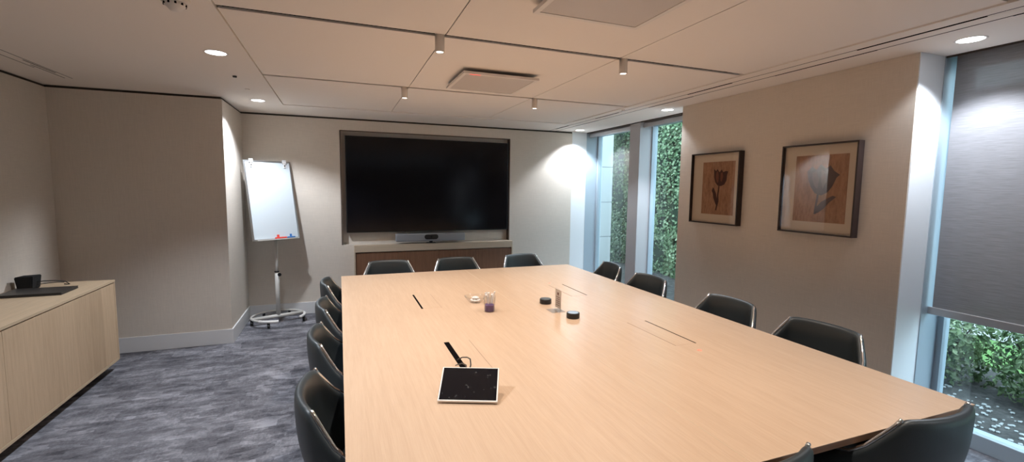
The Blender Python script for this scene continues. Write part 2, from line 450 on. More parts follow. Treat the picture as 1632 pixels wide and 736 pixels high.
# ------------------------------------------------------------------ lamps
def ceiling_spot(x, y, label, pw=1.0):
    t = thing('ceiling_spotlight', label, 'spotlight', (x, y, ZC), 0, 'cylinder spotlights in the ceiling grooves')
    b = lathe(bmesh.new(), [(.006, .03), (.0275, .03), (.0275, -.084), (.026, -.087), (.021, -.087), (.021, -.082), (.006, -.082)], 28)
    obj('lamp_body', b, M['lamp_body'], t, True)
    b = lathe(bmesh.new(), [(.001, -.0845), (.0215, -.0845), (.0215, -.0835), (.001, -.0835)], 24)
    obj('lens', b, M['lens_warm'], t)
    spot('lamp_light', (0, 0, -.092), SPOT_W*pw, WARM, 108, .9, .03, t)
names = {(0, 0): 'far left', (1, 0): 'far right', (0, 1): 'near left', (1, 1): 'near right'}
ceiling_spot(.555, 4.18, 'small lit cylinder spotlight on far ceiling groove, left of hanging square panel')
ceiling_spot(1.80, 4.18, 'small lit cylinder spotlight on far ceiling groove, right of hanging square panel')
ceiling_spot(.56, 2.695, 'lit cylinder spotlight on nearer ceiling groove at the left seam crossing')
ceiling_spot(1.805, 2.695, 'lit cylinder spotlight on nearer ceiling groove, right one toward picture wall')
for x in (.56, 1.80):  # two rows out of view, added for the light they give
    for y in (1.21, -.275):
        ceiling_spot(x, y, 'unseen cylinder spotlight added for light above the near part of the room', .75 if y > 0 else .4)
def downlight(x, y, label, r=.064, pw=1.0, size=112):
    t = thing('recessed_downlight', label, 'downlight', (x, y, ZC), 0, 'round recessed downlights')
    b = bmesh.new(); seg = 36
    lathe(b, [(r-.004, .0005), (r-.004, -.002), (r+.006, -.002), (r+.008, .0005)], seg, cap=False)
    obj('trim_ring', b, M['offwhite'], t, True)
    b = lathe(bmesh.new(), [(.001, -.0015), (r-.004, -.0015), (r-.004, .0005), (.001, .0005)], seg)
    obj('diffuser', b, M['lens_cool'], t)
    spot('lamp_light', (0, 0, -.015), DOWN_W*pw, COOL, size, .45, .05, t)
downlight(-.74, 3.59, 'round lit recessed downlight near left wall, larger-looking nearer one')
downlight(-.76, 5.40, 'round lit recessed downlight by left wall projection, above the whiteboard corner', pw=1.15, size=124)
downlight(3.33, 1.575, 'round lit recessed downlight above the lowered blind', pw=.68)
downlight(3.337, 4.12, 'round lit recessed downlight at the start of far window, above ivy view')
downlight(3.345, 6.06, 'round lit recessed downlight in the far corner beside screen wall')
downlight(-.74, 1.78, 'round recessed downlight beside the camera on the left')
downlight(3.33, -.6, 'round recessed downlight over window behind the camera')

# ceiling details
def ceiling_panel(x0, x1, y0, y1, label, led=False):
    t = thing('ceiling_microphone_panel', label, 'ceiling panel', ((x0+x1)/2, (y0+y1)/2, 2.462), 0, 'square panels hung under the ceiling')
    hx, hy = (x1-x0)/2, (y1-y0)/2
    b = bmesh.new()
    for a in ((-hx, hx, -hy, -hy+.025), (-hx, hx, hy-.025, hy), (-hx, -hx+.025, -hy+.025, hy-.025), (hx-.025, hx, -hy+.025, hy-.025)):
        box(b, *a, 0, .018)
    obj('frame', b, M['offwhite'], t)
    obj('grille', BX(-hx+.025, hx-.025, -hy+.025, hy-.025, .003, .016), M['grille'], t)
    obj('hanger', BX(-hx*.6, hx*.6, -hy*.6, hy*.6, .018, .047), M['black'], t)
    if led: obj('status_light', BX(-hx+.05, -hx+.13, -hy+.008, -hy+.020, -.0015, .001), M['led_red'], t)
ceiling_panel(.86, 1.456, 3.30, 3.896-.02, 'square perforated panel hung under ceiling with small red light', True)
ceiling_panel(.875, 1.455, 1.49, 2.07, 'square perforated panel cut off by top edge of picture')
t = thing('smoke_detector', 'white round smoke detector on ceiling at top left', 'smoke detector', (-.70, 2.64, ZC))
obj('detector_base', lathe(bmesh.new(), [(.01, 0), (.06, 0), (.06, -.012), (.052, -.02), (.01, -.02)], 28), M['offwhite'], t, True)
b = lathe(bmesh.new(), [(.01, -.02), (.046, -.02), (.042, -.034), (.034, -.040), (.022, -.054), (.01, -.056)], 28)
h = obj('detector_head', b, M['offwhite'], t, True)
b = bmesh.new()
for k in range(10):
    a = 2*PI*k/10; cx, cy = .043*math.cos(a), .043*math.sin(a); box(b, cx-.004, cx+.004, cy-.004, cy+.004, -.033, -.024)
obj('vent_slot', b, M['black'], h)
def small_disc(x, y, r, z, label, m):
    o = obj('sprinkler_cover', lathe(bmesh.new(), [(.002, 0), (r, 0), (r*.9, -z), (.002, -z)], 20), M[m], None, True, (x, y, ZC)); tag(o, label, 'sprinkler')
small_disc(-.76, 4.28, .016, .012, 'tiny dark ceiling sensor between the two left downlights', 'plastic')
small_disc(-.76, 4.815, .02, .004, 'tiny flush ceiling cover just before the farther left downlight', 'offwhite')
small_disc(2.91, 4.317, .018, .015, 'tiny ceiling sprinkler beside end of far ceiling groove', 'white')

# ------------------------------------------------------------------ screen, bar, credenza
t = thing('wall_screen', 'large black flat screen mounted in wall niche', 'screen', (1.195, YB-.02, 1.03))
obj('bezel', BX(-1.115, 1.112, .01, .07, 0, 1.252, bev=.003), M['plastic'], t)
obj('display', BX(-1.105, 1.102, .006, .012, .010, 1.243), M['screen'], t)
obj('wall_bracket', BX(-.4, .4, .07, .10, .3, .9), M['plastic'], t)
t = thing('video_bar', 'grey video conference bar under the wall screen', 'video bar', (1.168, 6.235, .875))
b = BX(-.475, .475, -.03, .05, .027, .132, bev=.012); obj('housing', b, M['silver'], t)
pts = []
for k in range(24):
    a = 2*PI*k/24; pts.append(((.06 if math.cos(a) > 0 else -.06) + .034*math.cos(a), .034*math.sin(a)))
b = poly_extrude([(x, y) for x, y in pts], 0, .006)
for v in b.verts: v.co = Vector((v.co.x, -.036+v.co.z, .085+v.co.y))
o = obj('camera_window', b, M['plastic'], t)
b = lathe(bmesh.new(), [(.001, 0), (.012, 0), (.012, .004), (.001, .004)], 16)
for v in b.verts: v.co = Vector((v.co.x, -.038-v.co.z+.004, .085+v.co.y))
obj('camera_lens', b, M['pucktop'], o)
b = BX(-.02, .02, -.01, .03, .0, .03); box(b, -.06, .06, -.02, .05, -.001, .004); obj('foot', b, M['plastic'], t)
t = thing('credenza', 'low oak cabinet with brown doors built in below screen', 'cabinet', (1.265, 6.22, 0))
b = bmesh.new()
box(b, -1.10, 1.10, .0, .079, .775, .868, bev=.003); box(b, -1.10, -1.085, .0, .079, .08, .775); box(b, 1.085, 1.10, .0, .079, .08, .775)
box(b, -1.10, 1.10, .0, .079, .08, .10); box(b, -1.08, 1.08, .03, .079, 0, .08)
obj('cabinet_body', b, M['oak_frame'], t)
for k in range(4):
    x = -1.083 + k*.5425; obj('door', BX(x+.001, x+.5415, .012, .03, .102, .765), M['walnut'], t)

# ------------------------------------------------------------------ left cabinet
t = thing('sideboard', 'long pale oak sideboard along left wall, floating above dark plinth', 'sideboard', (-2.13, 2.0, 0))
CY0, CY1 = -1.5, 2.91
obj('top_panel', BX(-.285, .275, CY0, CY1, .778, .797, bev=.001), M['oak_top'], t)
b = bmesh.new(); box(b, -.285, .245, CY0, CY1-.02, .10, .772, 0); obj('carcass', b, M['gap'], t)
obj('side_panel', BX(-.285, .272, CY1-.02, CY1, .084, .778), M['oak_front'], t)
obj('bottom_panel', BX(-.285, .275, CY0, CY1-.02, .084, .104), M['oak_top'], t)
d = [CY0+.0, 0.005, 1.47, CY1-.022]
for a, c in zip(d, d[1:]): obj('door', BX(.25, .272, a+.0015, c-.0015, .107, .770), M['oak_front'], t)
obj('plinth', BX(-.285, .16, CY0, CY1-.1, 0, .084), M['black'], t)
# things on it
t = thing('laptop', 'closed dark laptop lying on the left sideboard', 'laptop', (-2.16, 4.46, .797), .03)
obj('base', BX(-.19, .19, -.13, .13, 0, .011, bev=.004), M['laptop'], t)
obj('lid', BX(-.19, .19, -.13, .13, .012, .020, bev=.003), M['laptop'], t)
obj('hinge', tube(bmesh.new(), [(-.13, .128, .012), (.13, .128, .012)], .006), M['plastic'], t)
t = thing('speaker', 'small black tapered desk speaker on left sideboard behind laptop', 'speaker', (-2.32, 4.68, .797), -.15)
b = bmesh.new()
lo = [(-.05, -.045), (.05, -.045), (.05, .045), (-.05, .045)]; hi = [(-.062, -.05), (.062, -.05), (.062, .05), (-.062, .05)]
a = [b.verts.new((x, y, 0)) for x, y in lo]; c = [b.verts.new((x, y, .098 + (.008 if x > 0 else 0))) for x, y in hi]
for k in range(4): b.faces.new((a[k], a[(k+1) % 4], c[(k+1) % 4], c[k]))
b.faces.new(a[::-1]); b.faces.new(c)
bmesh.ops.bevel(b, geom=b.edges[:], offset=.006, segments=2, affect='EDGES')
obj('speaker_body', b, M['fabric_black'], t)
b = tube(bmesh.new(), [(.045, .0, .05), (.09, .02, .055), (.15, .05, .05), (.19, .09, .035), (.20, .12, .006), (.15, .14, .005)], .0035)
obj('cable', b, M['plastic'], t)
b = tube(bmesh.new(), [(.045, .0, .03), (.10, .03, .034), (.16, .055, .036), (.19, .08, .03)], .003); obj('cable', b, M['plastic'], t)
o = obj('power_adapter', BX(-.04, .04, -.03, .03, 0, .028, bev=.005), M['laptop'], None, loc=(-2.36, 4.50, .818)); tag(o, 'small dark adapter lying by wall on the left sideboard', 'adapter')
o.location = (-2.365, 4.62, .797); bpy.data.objects.remove(o)

# ------------------------------------------------------------------ table
TX1, TY0, TY1, TZ = 2.535, 1.055, 4.81, .74
t = thing('conference_table', 'very large rectangular pale oak meeting table filling the middle of room', 'table', (0, 0, 0))
obj('tabletop', BX(0, TX1, TY0, TY1, TZ-.004, TZ, bev=.001), M['oak'], t)
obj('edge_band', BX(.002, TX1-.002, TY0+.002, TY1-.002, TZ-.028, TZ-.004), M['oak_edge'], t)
b = bmesh.new()
box(b, 1.2655, 1.2675, TY0+.002, TY1-.002, TZ-.001, TZ+.0003)
obj('joint_line', b, M['oak_top'], t)
def power_box(x0, x1, y0, y1, slot_x, open_=False):
    r = obj('power_flap', BX(x0, x1, y0, y1, TZ-.002, TZ+.0006), M['oak'], t)
    b = bmesh.new()
    w = (.014 if slot_x < 1 else .008) if not open_ else .030
    side = 1 if slot_x > (x0+x1)/2 else -1
    box(b, slot_x-(w if side > 0 else 0), slot_x+(0 if side > 0 else w), y0, y1, TZ-.003, TZ+.0012)
    obj('cable_slot', b, M['black'], r)
    e = bmesh.new(); ox = x0 if side > 0 else x1
    box(e, ox-.0015, ox+.0015, y0, y1, TZ-.003, TZ+.0009)
    obj('flap_seam', e, M['seam'], r)
power_box(.551, .70, 3.33, 3.79, .551)
power_box(.551, .70, 2.06, 2.55, .549, True)
power_box(1.81, 1.955, 3.34, 3.80, 1.955)
power_box(1.81, 1.958, 2.07, 2.55, 1.958)
for x, y in ((.62, 3.916), (1.887, 1.967), (1.861, 3.886)):
    obj('indicator_light', lathe(bmesh.new(), [(.001, TZ+.0012), (.012, TZ+.0012), (.013, TZ), (.001, TZ)], 20, x, y), M['led_table'], t)
for x in (.75, 1.785):
    for y in (1.95, 3.9):
        b = bmesh.new(); box(b, x-.30, x+.30, y-.02, y+.02, .0, .712) if False else None
        b = BX(x-.28, x+.28, y-.03, y+.03, 0, TZ-.028, bev=.006); obj('pedestal', b, M['plastic'], t)

# touch panel on a wedge stand
B1 = Vector((.364, 1.818)); B2 = Vector((.598, 1.725)); ang = math.atan2(B2.y-B1.y, B2.x-B1.x)
t = thing('touch_panel', 'black touch control tablet with pale rim tilted toward the camera on table', 'tablet', (B1.x, B1.y, TZ+.0015), ang)
W = (B2-B1).length; al = math.radians(30); LL = .172
R = Matrix.Rotation(al, 4, 'X')
def tilt(bm, dz=.006):
    for v in bm.verts: v.co = R @ v.co + Vector((0, 0, dz))
    return bm
obj('casing', tilt(BX(0, W, 0, LL, -.004, .008, bev=.003)), M['offwhite'], t)
s = obj('touch_screen', tilt(BX(.006, W-.006, .006, LL-.005, .0075, .0088)), M['touch'], t)
b = bmesh.new()
vv = [b.verts.new((x, y, z)) for x in (.03, W-.03) for y, z in ((.02, .0), (.135, .0), (.14, .078), (.03, .014))]
for f in ((0, 1, 2, 3), (7, 6, 5, 4), (0, 4, 5, 1), (1, 5, 6, 2), (2, 6, 7, 3), (3, 7, 4, 0)): b.faces.new([vv[i] for i in f])
obj('wedge_stand', b, M['offwhite'], t)
c = R @ Vector((.12, LL, 0))
b = tube(bmesh.new(), [(.11, .14, .055), (.118, .20, .088), (.108, .27, .088), (.085, .35, .066), (.050, .43, .035), (.018, .475, .004)], .0032)
obj('cable', b, M['plastic'], t)
b = tube(bmesh.new(), [(.09, .14, .04), (.098, .19, .062), (.090, .26, .062), (.060, .34, .040), (.020, .40, .004)], .0028)
obj('cable', b, M['plastic'], t)

# pucks
def puck(x, y, label):
    t = thing('microphone_pod', label, 'microphone', (x, y, TZ), 0, 'black round microphone pods on the table')
    obj('pod_body', lathe(bmesh.new(), [(.001, 0), (.043, 0), (.046, .004), (.046, .034), (.043, .038), (.001, .038)], 36), M['plastic'], t, False)
    obj('pod_top', lathe(bmesh.new(), [(.001, .0385), (.039, .0385), (.042, .0375), (.001, .0375)], 36), M['pucktop'], t)
puck(1.50, 3.20, 'black round microphone pod on table, farther one left of the clear card stand')
puck(1.515, 2.775, 'black round microphone pod on table, nearer one right of clear card stand')
t = thing('card_stand', 'clear acrylic stand holding a narrow card between two black pods', 'card stand', (1.50, 2.975, TZ), .0)
obj('stand_plate', BX(-.005, -.003, -.055, .055, .003, .162), M['clear'], t)
b = BX(-.075, .035, -.055, .055, 0, .003); obj('stand_foot', b, M['clear'], t)
cd = obj('card', BX(-.003, -.001, -.045, .045, .02, .158), M['card'], t)
b = bmesh.new()
box(b, -.0055, -.0035, -.012, .012, .118, .136)
for k in range(5): box(b, -.0055, -.0035, -.03, .03-.01*(k % 2), .10-.015*k, .104-.015*k)
obj('printed_lines', b, M['cardink'], cd)
# bowl and glass
t = thing('glass_bowl', 'shallow clear bowl of white wrapped sweets on the table', 'bowl', (.985, 3.40, TZ))
obj('bowl_shell', lathe(bmesh.new(), [(.03, .001), (.05, .003), (.075, .035), (.085, .05), (.082, .05), (.072, .035), (.048, .006), (.03, .004)], 40), M['clear'], t, True)
swl = []
for k in range(9):
    a = k*2*PI/6 if k < 6 else k*2*PI/3+.5; r = .030 if k < 6 else .016
    b = bmesh.new(); bmesh.ops.create_uvsphere(b, u_segments=10, v_segments=7, radius=1)
    for v in b.verts: v.co = Vector((v.co.x*.014, v.co.y*.009, v.co.z*.008))
    tube(b, [(-.019, 0, 0), (-.016, 0, 0), (-.012, 0, 0)], [.008, .004, .003], 6); tube(b, [(.012, 0, 0), (.016, 0, 0), (.019, 0, 0)], [.003, .004, .008], 6)
    o = obj('wrapped_sweet', b, M['sweet'], None, True, (.985+r*math.cos(a), 3.40+r*math.sin(a), TZ+(.018 if k < 6 else .036)))
    o.rotation_euler = (0, 0, a+PI/2); tag(o, 'white wrapped sweet piled in the clear bowl', 'sweet', 'white wrapped sweets in the clear bowl')
t = thing('clear_cup', 'clear cup half full of purple-wrapped items beside the sweet bowl', 'cup', (1.01, 3.115, TZ))
obj('cup_wall', lathe(bmesh.new(), [(.036, 0), (.040, .004), (.043, .115), (.041, .115), (.038, .006), (.034, .004)], 32), M['clear'], t, True)
obj('purple_contents', lathe(bmesh.new(), [(.005, .004), (.034, .004), (.036, .05), (.024, .058), (.005, .054)], 14), M['purple'], t)
for k in range(9):
    a = k*.7; r = .012+.012*random.random(); lx, ly = math.cos(a), math.sin(a)
    b = tube(bmesh.new(), [(lx*r, ly*r, .05), (lx*(r+.008), ly*(r+.008), .10), (lx*(r+.02), ly*(r+.02), .125+.025*random.random())], [.003, .004, .007], 6)
    o = obj('stick_sachet', b, M['sweet'], None, False, (1.01, 3.115, TZ)); tag(o, 'white stick sachet standing in the clear cup', 'sachet', 'white stick sachets in the clear cup')

# ------------------------------------------------------------------ chairs
def smooth_poly(pts, n):
    P = [Vector(p) for p in pts]; d = [0]
    for a, b in zip(P, P[1:]): d.append(d[-1] + (b-a).length)
    out = []
    for i in range(n+1):
        s = d[-1]*i/n; k = 0
        while k < len(d)-2 and d[k+1] < s: k += 1
        u = (s-d[k])/(d[k+1]-d[k]); out.append(P[k].lerp(P[k+1], u))
    return out
RIM = [(0, -.065, .846), (.05, -.064, .846), (.10, -.055, .846), (.15, -.042, .845), (.19, -.024, .844), (.213, -.008, .836), (.223, .006, .808), (.249, .036, .762), (.274, .070, .713), (.292, .115, .672), (.300, .19, .65), (.305, .28, .63), (.302, .36, .605), (.290, .42, .555)]
LOW = [(0, .055, .40), (.035, .055, .40), (.07, .058, .40), (.105, .065, .40), (.135, .075, .40), (.16, .09, .40), (.18, .11, .40), (.197, .14, .40), (.21, .175, .40), (.218, .215, .40), (.224, .265, .402), (.228, .32, .405), (.23, .37, .41), (.23, .415, .42)]
def shell_grid(off, zdrop, nv=9, v0=0.0):
    """one closed-loop strip: list of columns, each a list of points from bottom to rim"""
    half = []
    for r, l in zip(RIM, LOW):
        r = Vector(r); l = Vector(l); col = []
        for j in range(nv):
            v = v0 + (1-v0)*j/(nv-1)
            p = l.lerp(r, v)
            bul = math.sin(PI*v)**1.0
            dirn = Vector((p.x, p.y-.22, 0)); dirn = dirn.normalized() if dirn.length > 1e-4 else Vector((0, -1, 0))
            p = p + dirn*(.050*bul*(1-.35*v)) - dirn*off
            if v > .999 and zdrop: p.z -= zdrop
            col.append(p)
        half.append(col)
    left = [[Vector((-p.x, p.y, p.z)) for p in c] for c in half[1:]][::-1]
    return left + half
def thick(bm, go, gi):
    n, m = len(go), len(go[0])
    A = [[bm.verts.new(p) for p in c] for c in go]; B = [[bm.verts.new(p) for p in c] for c in gi]
    for i in range(n-1):
        for j in range(m-1):
            bm.faces.new((A[i][j], A[i+1][j], A[i+1][j+1], A[i][j+1]))
            bm.faces.new((B[i][j], B[i][j+1], B[i+1][j+1], B[i+1][j]))
        bm.faces.new((A[i][m-1], A[i+1][m-1], B[i+1][m-1], B[i][m-1])); bm.faces.new((A[i][0], B[i][0], B[i+1][0], A[i+1][0]))
    for j in range(m-1):
        bm.faces.new((A[0][j], A[0][j+1], B[0][j+1], B[0][j])); bm.faces.new((A[n-1][j], B[n-1][j], B[n-1][j+1], A[n-1][j+1]))
    bmesh.ops.recalc_face_normals(bm, faces=bm.faces[:]); return bm
def thick3(bm, go, gm, gi):
    # closed shell whose rim is rounded through a middle row
    n, m = len(go), len(go[0])
    A = [[bm.verts.new(p) for p in c] + [bm.verts.new(gm[i][-1])] for i, c in enumerate(go)]
    B = [[bm.verts.new(p) for p in c] for c in gi]
    for i in range(n-1):
        for j in range(m):
            bm.faces.new((A[i][j], A[i+1][j], A[i+1][j+1], A[i][j+1]))
        for j in range(m-1): bm.faces.new((B[i][j], B[i][j+1], B[i+1][j+1], B[i+1][j]))
        bm.faces.new((A[i][m], A[i+1][m], B[i+1][m-1], B[i][m-1])); bm.faces.new((A[i][0], B[i][0], B[i+1][0], A[i+1][0]))
    for e in (0, n-1):
        for j in range(m-1): bm.faces.new((A[e][j], A[e][j+1], B[e][j+1], B[e][j]))
        bm.faces.new((A[e][m-1], A[e][m], B[e][m-1]))
    bmesh.ops.recalc_face_normals(bm, faces=bm.faces[:]); return bm
def sub(o, n=1):
    s = o.modifiers.new('s', 'SUBSURF'); s.levels = n; s.render_levels = n
def make_chair(label):
    t = thing('meeting_chair', label, 'chair', (0, 0, 0), 0, 'black leather tub chairs around the meeting table')
    g0, g1 = shell_grid(0, 0), shell_grid(.040, .002)
    gm = shell_grid(.020, -.007)
    o = obj('outer_shell', thick3(bmesh.new(), g0, gm, g1), M['leather'], t, True); sub(o)
    g = shell_grid(.018, -.006)
    n = len(g)
    for s in (0, 1):
        idx = range(0, 9) if s == 0 else range(n-1, n-10, -1)
        pts = [g[i][-1] + Vector((0, 0, .003)) for i in idx]
        bot = g[0 if s == 0 else n-1]
        pts = [bot[j] + Vector((0, .004, 0)) for j in range(2, len(bot)-1)] + pts
        obj('chrome_edge', tube(bmesh.new(), pts, .0075, 8), M['chrome'], t, True)
    # seat cushion
    pts = [(-.20, .12), (-.14, .085), (0, .07), (.14, .085), (.20, .12), (.215, .25), (.215, .40), (.17, .455), (0, .47), (-.17, .455), (-.215, .40), (-.215, .25)]
    b = poly_extrude(pts, .395, .475); bmesh.ops.bevel(b, geom=b.edges[:], offset=.015, segments=2, affect='EDGES')
    obj('seat', b, M['leather'], t, True)
    obj('column', lathe(bmesh.new(), [(.02, .06), (.035, .06), (.03, .12), (.025, .20), (.025, .36), (.09, .385), (.09, .395), (.02, .395)], 20, 0, .25), M['chrome'], t, True)
    for k in range(4):
        a = PI/4 + k*PI/2; c_, s_ = math.cos(a), math.sin(a)
        b = tube(bmesh.new(), [(c_*.02, .25+s_*.02, .10), (c_*.15, .25+s_*.15, .075), (c_*.30, .25+s_*.30, .03)], [.022, .017, .012], 8)
        lg = obj('base_leg', b, M['chrome'], t, True)
        obj('glide', lathe(bmesh.new(), [(.004, 0), (.016, 0), (.016, .02), (.004, .03)], 12, c_*.30, .25+s_*.30), M['plastic'], lg)
    return t
seats = [
 ((-.118, 1.90, 0), -PI/2+.02, 'black leather tub chair left of table, nearest the camera'),
 ((-.118, 2.63, 0), -PI/2+.03, 'black leather tub chair left of table, second from the camera'),
 ((-.108, 3.31, 0), -PI/2+.02, 'black leather tub chair left of table, third from the camera'),
 ((-.105, 4.08, 0), -PI/2-.02, 'black leather tub chair left of table, farthest from the camera'),
 ((.48, 4.985, 0), PI, 'black leather tub chair at far table end, left one in front of credenza'),
 ((1.214, 5.0, 0), PI+.03, 'black leather tub chair at far table end, middle of three'),
 ((2.02, 5.045, 0), PI+.12, 'black leather tub chair at far table end, right one past the credenza'),
 ((2.705, 4.12, 0), PI/2-.15, 'black leather tub chair right of table, farthest, before window corner'),
 ((2.672, 3.43, 0), PI/2+.03, 'black leather tub chair right of table, before the ivy window'),
 ((2.680, 2.51, 0), PI/2+.02, 'black leather tub chair right of table, below the smaller tulip picture'),
 ((2.705, 1.84, 0), PI/2+.10, 'black leather tub chair right of table, below the larger tulip picture'),
 ((2.036, .945, 0), .0, 'black leather tub chair back at near table edge, bottom right corner'),
 ((1.172, .947, 0), .0, 'black leather tub chair at near table edge, cut off by bottom of picture'),
]
ch0 = make_chair(seats[0][2]); ch0.location = seats[0][0]; ch0.rotation_euler = (0, 0, seats[0][1])
for k, (loc, rz, lab) in enumerate(seats[1:]):
    q = copy_thing(ch0, loc, rz, lab)

# ------------------------------------------------------------------ mobile whiteboard
PX, PY = -.715, 6.00
t = thing('mobile_whiteboard', 'white flip chart board on round wheeled stand in left corner', 'whiteboard', (PX, PY, 0), .0)
th, ph, BW, BH, ZB = .54, .20, .52, .925, 1.006
u = Vector((math.cos(th), math.sin(th), 0)); n = Vector((math.sin(th), -math.cos(th), 0)); v = Vector((0, 0, math.cos(ph))) - n*math.sin(ph); nn = u.cross(v)
if nn.dot(n) < 0: nn = -nn
O = Vector((.02, -.03, ZB))
def onb(bm):      # local (a along width, b up, c toward viewer)
    for q in bm.verts: q.co = O + u*q.co.x + v*q.co.y + nn*q.co.z
    bmesh.ops.recalc_face_normals(bm, faces=bm.faces[:]); return bm
obj('writing_board', onb(BX(-BW/2, BW/2, 0, BH, -.012, 0)), M['board'], t)
b = bmesh.new()
for a in ((-BW/2-.008, -BW/2+.008, -.006, BH+.008), (BW/2-.008, BW/2+.008, -.006, BH+.008), (-BW/2, BW/2, BH-.008, BH+.010), (-BW/2, BW/2, -.006, .010)): box(b, a[0], a[1], a[2], a[3], -.016, .004)
obj('board_frame', onb(b), M['steel'], t)
for s in (-1, 1):
    b = BX(s*.19-.022, s*.19+.022, BH-.02, BH+.025, .004, .022, bev=.004); box(b, s*.19-.010, s*.19+.010, BH-.07, BH-.02, .004, .014)
    hk = obj('paper_clip', onb(b), M['white'], t)
    obj('clip_screw', onb(BX(s*.19-.006, s*.19+.006, BH-.055, BH-.04, .014, .018)), M['plastic'], hk)
obj('pen_tray', onb(BX(-.24, .24, -.012, .0, .004, .05)), M['powder'], t)
b = tube(bmesh.new(), [(0, 0, .40), (0, 0, ZB+.03)], .017, 16); obj('upper_pole', b, M['powder'], t, True)
obj('board_bracket', onb(BX(-.06, .02, -.01, .30, -.045, -.012)), M['powder'], t)
b = tube(bmesh.new(), [(0, 0, .07), (0, 0, .615)], .024, 16); obj('lower_pole', b, M['powder'], t, True)
obj('collar', lathe(bmesh.new(), [(.02, .608), (.027, .608), (.027, .622), (.02, .622)], 20), M['plastic'], t)
b = tube(bmesh.new(), [(.015, -.015, .585), (.03, -.045, .585)], .006); tube(b, [(.03, -.045, .585), (.035, -.06, .585)], .02, 14); obj('clamp_knob', b, M['plastic'], t)
def arc(a0, a1, r, z, nseg=30): return [(r*math.cos(a0+(a1-a0)*k/nseg), r*.93*math.sin(a0+(a1-a0)*k/nseg), z) for k in range(nseg+1)]
b = tube(bmesh.new(), arc(math.radians(-22), math.radians(285-22+0), .285, .078), .014, 10); obj('base_ring', b, M['powder'], t, True)
b = tube(bmesh.new(), arc(math.radians(232), math.radians(276), .285, .079), .0165, 10); obj('ring_sleeve', b, M['white'], t, True)
b = tube(bmesh.new(), arc(math.radians(-30), math.radians(12), .285, .079), .0165, 10); obj('ring_sleeve', b, M['white'], t, True)
b = tube(bmesh.new(), [(-.255, -.10, .078), (.26, .09, .078)], .022, 8); obj('base_beam', b, M['powder'], t, True)
for a in (200, 255, -12, 70, 130):
    a = math.radians(a); x, y = .285*math.cos(a), .265*math.sin(a)
    cs = obj('caster', BX(x-.014, x+.014, y-.010, y+.012, .03, .07), M['plastic'], t)
    b = lathe(bmesh.new(), [(.002, -.012), (.024, -.012), (.026, -.006), (.026, .006), (.024, .012), (.002, .012)], 18)
    for q in b.verts: q.co = Vector((x + q.co.z, y+.006 + q.co.x, .026 + q.co.y))
    obj('wheel', b, M['plastic'], cs)
def on_board_thing(name, bm, m, label, cat):
    for q in bm.verts: q.co = Vector((PX, PY, 0)) + O + u*q.co.x + v*q.co.y + nn*q.co.z
    bmesh.ops.recalc_face_normals(bm, faces=bm.faces[:])
    c = sum((q.co for q in bm.verts), Vector())/len(bm.verts)
    for q in bm.verts: q.co -= c
    tag(obj(name, bm, M[m], None, False, tuple(c)), label, cat)
on_board_thing('marker_pen', tube(bmesh.new(), [(-.03, .010, .026), (.10, .010, .026)], .010), 'red', 'red marker pen on whiteboard tray', 'marker pen')
on_board_thing('board_magnet', BX(.0, .025, .022, .05, .0045, .012), 'red', 'small red magnet at bottom of whiteboard', 'magnet')
on_board_thing('marker_pen', tube(bmesh.new(), [(.11, .010, .026), (.20, .010, .026)], .009), 'blue', 'blue marker pen on whiteboard tray', 'marker pen')
on_board_thing('board_magnet', BX(.15, .172, .022, .05, .0045, .012), 'blue', 'small blue magnet at bottom of whiteboard', 'magnet')

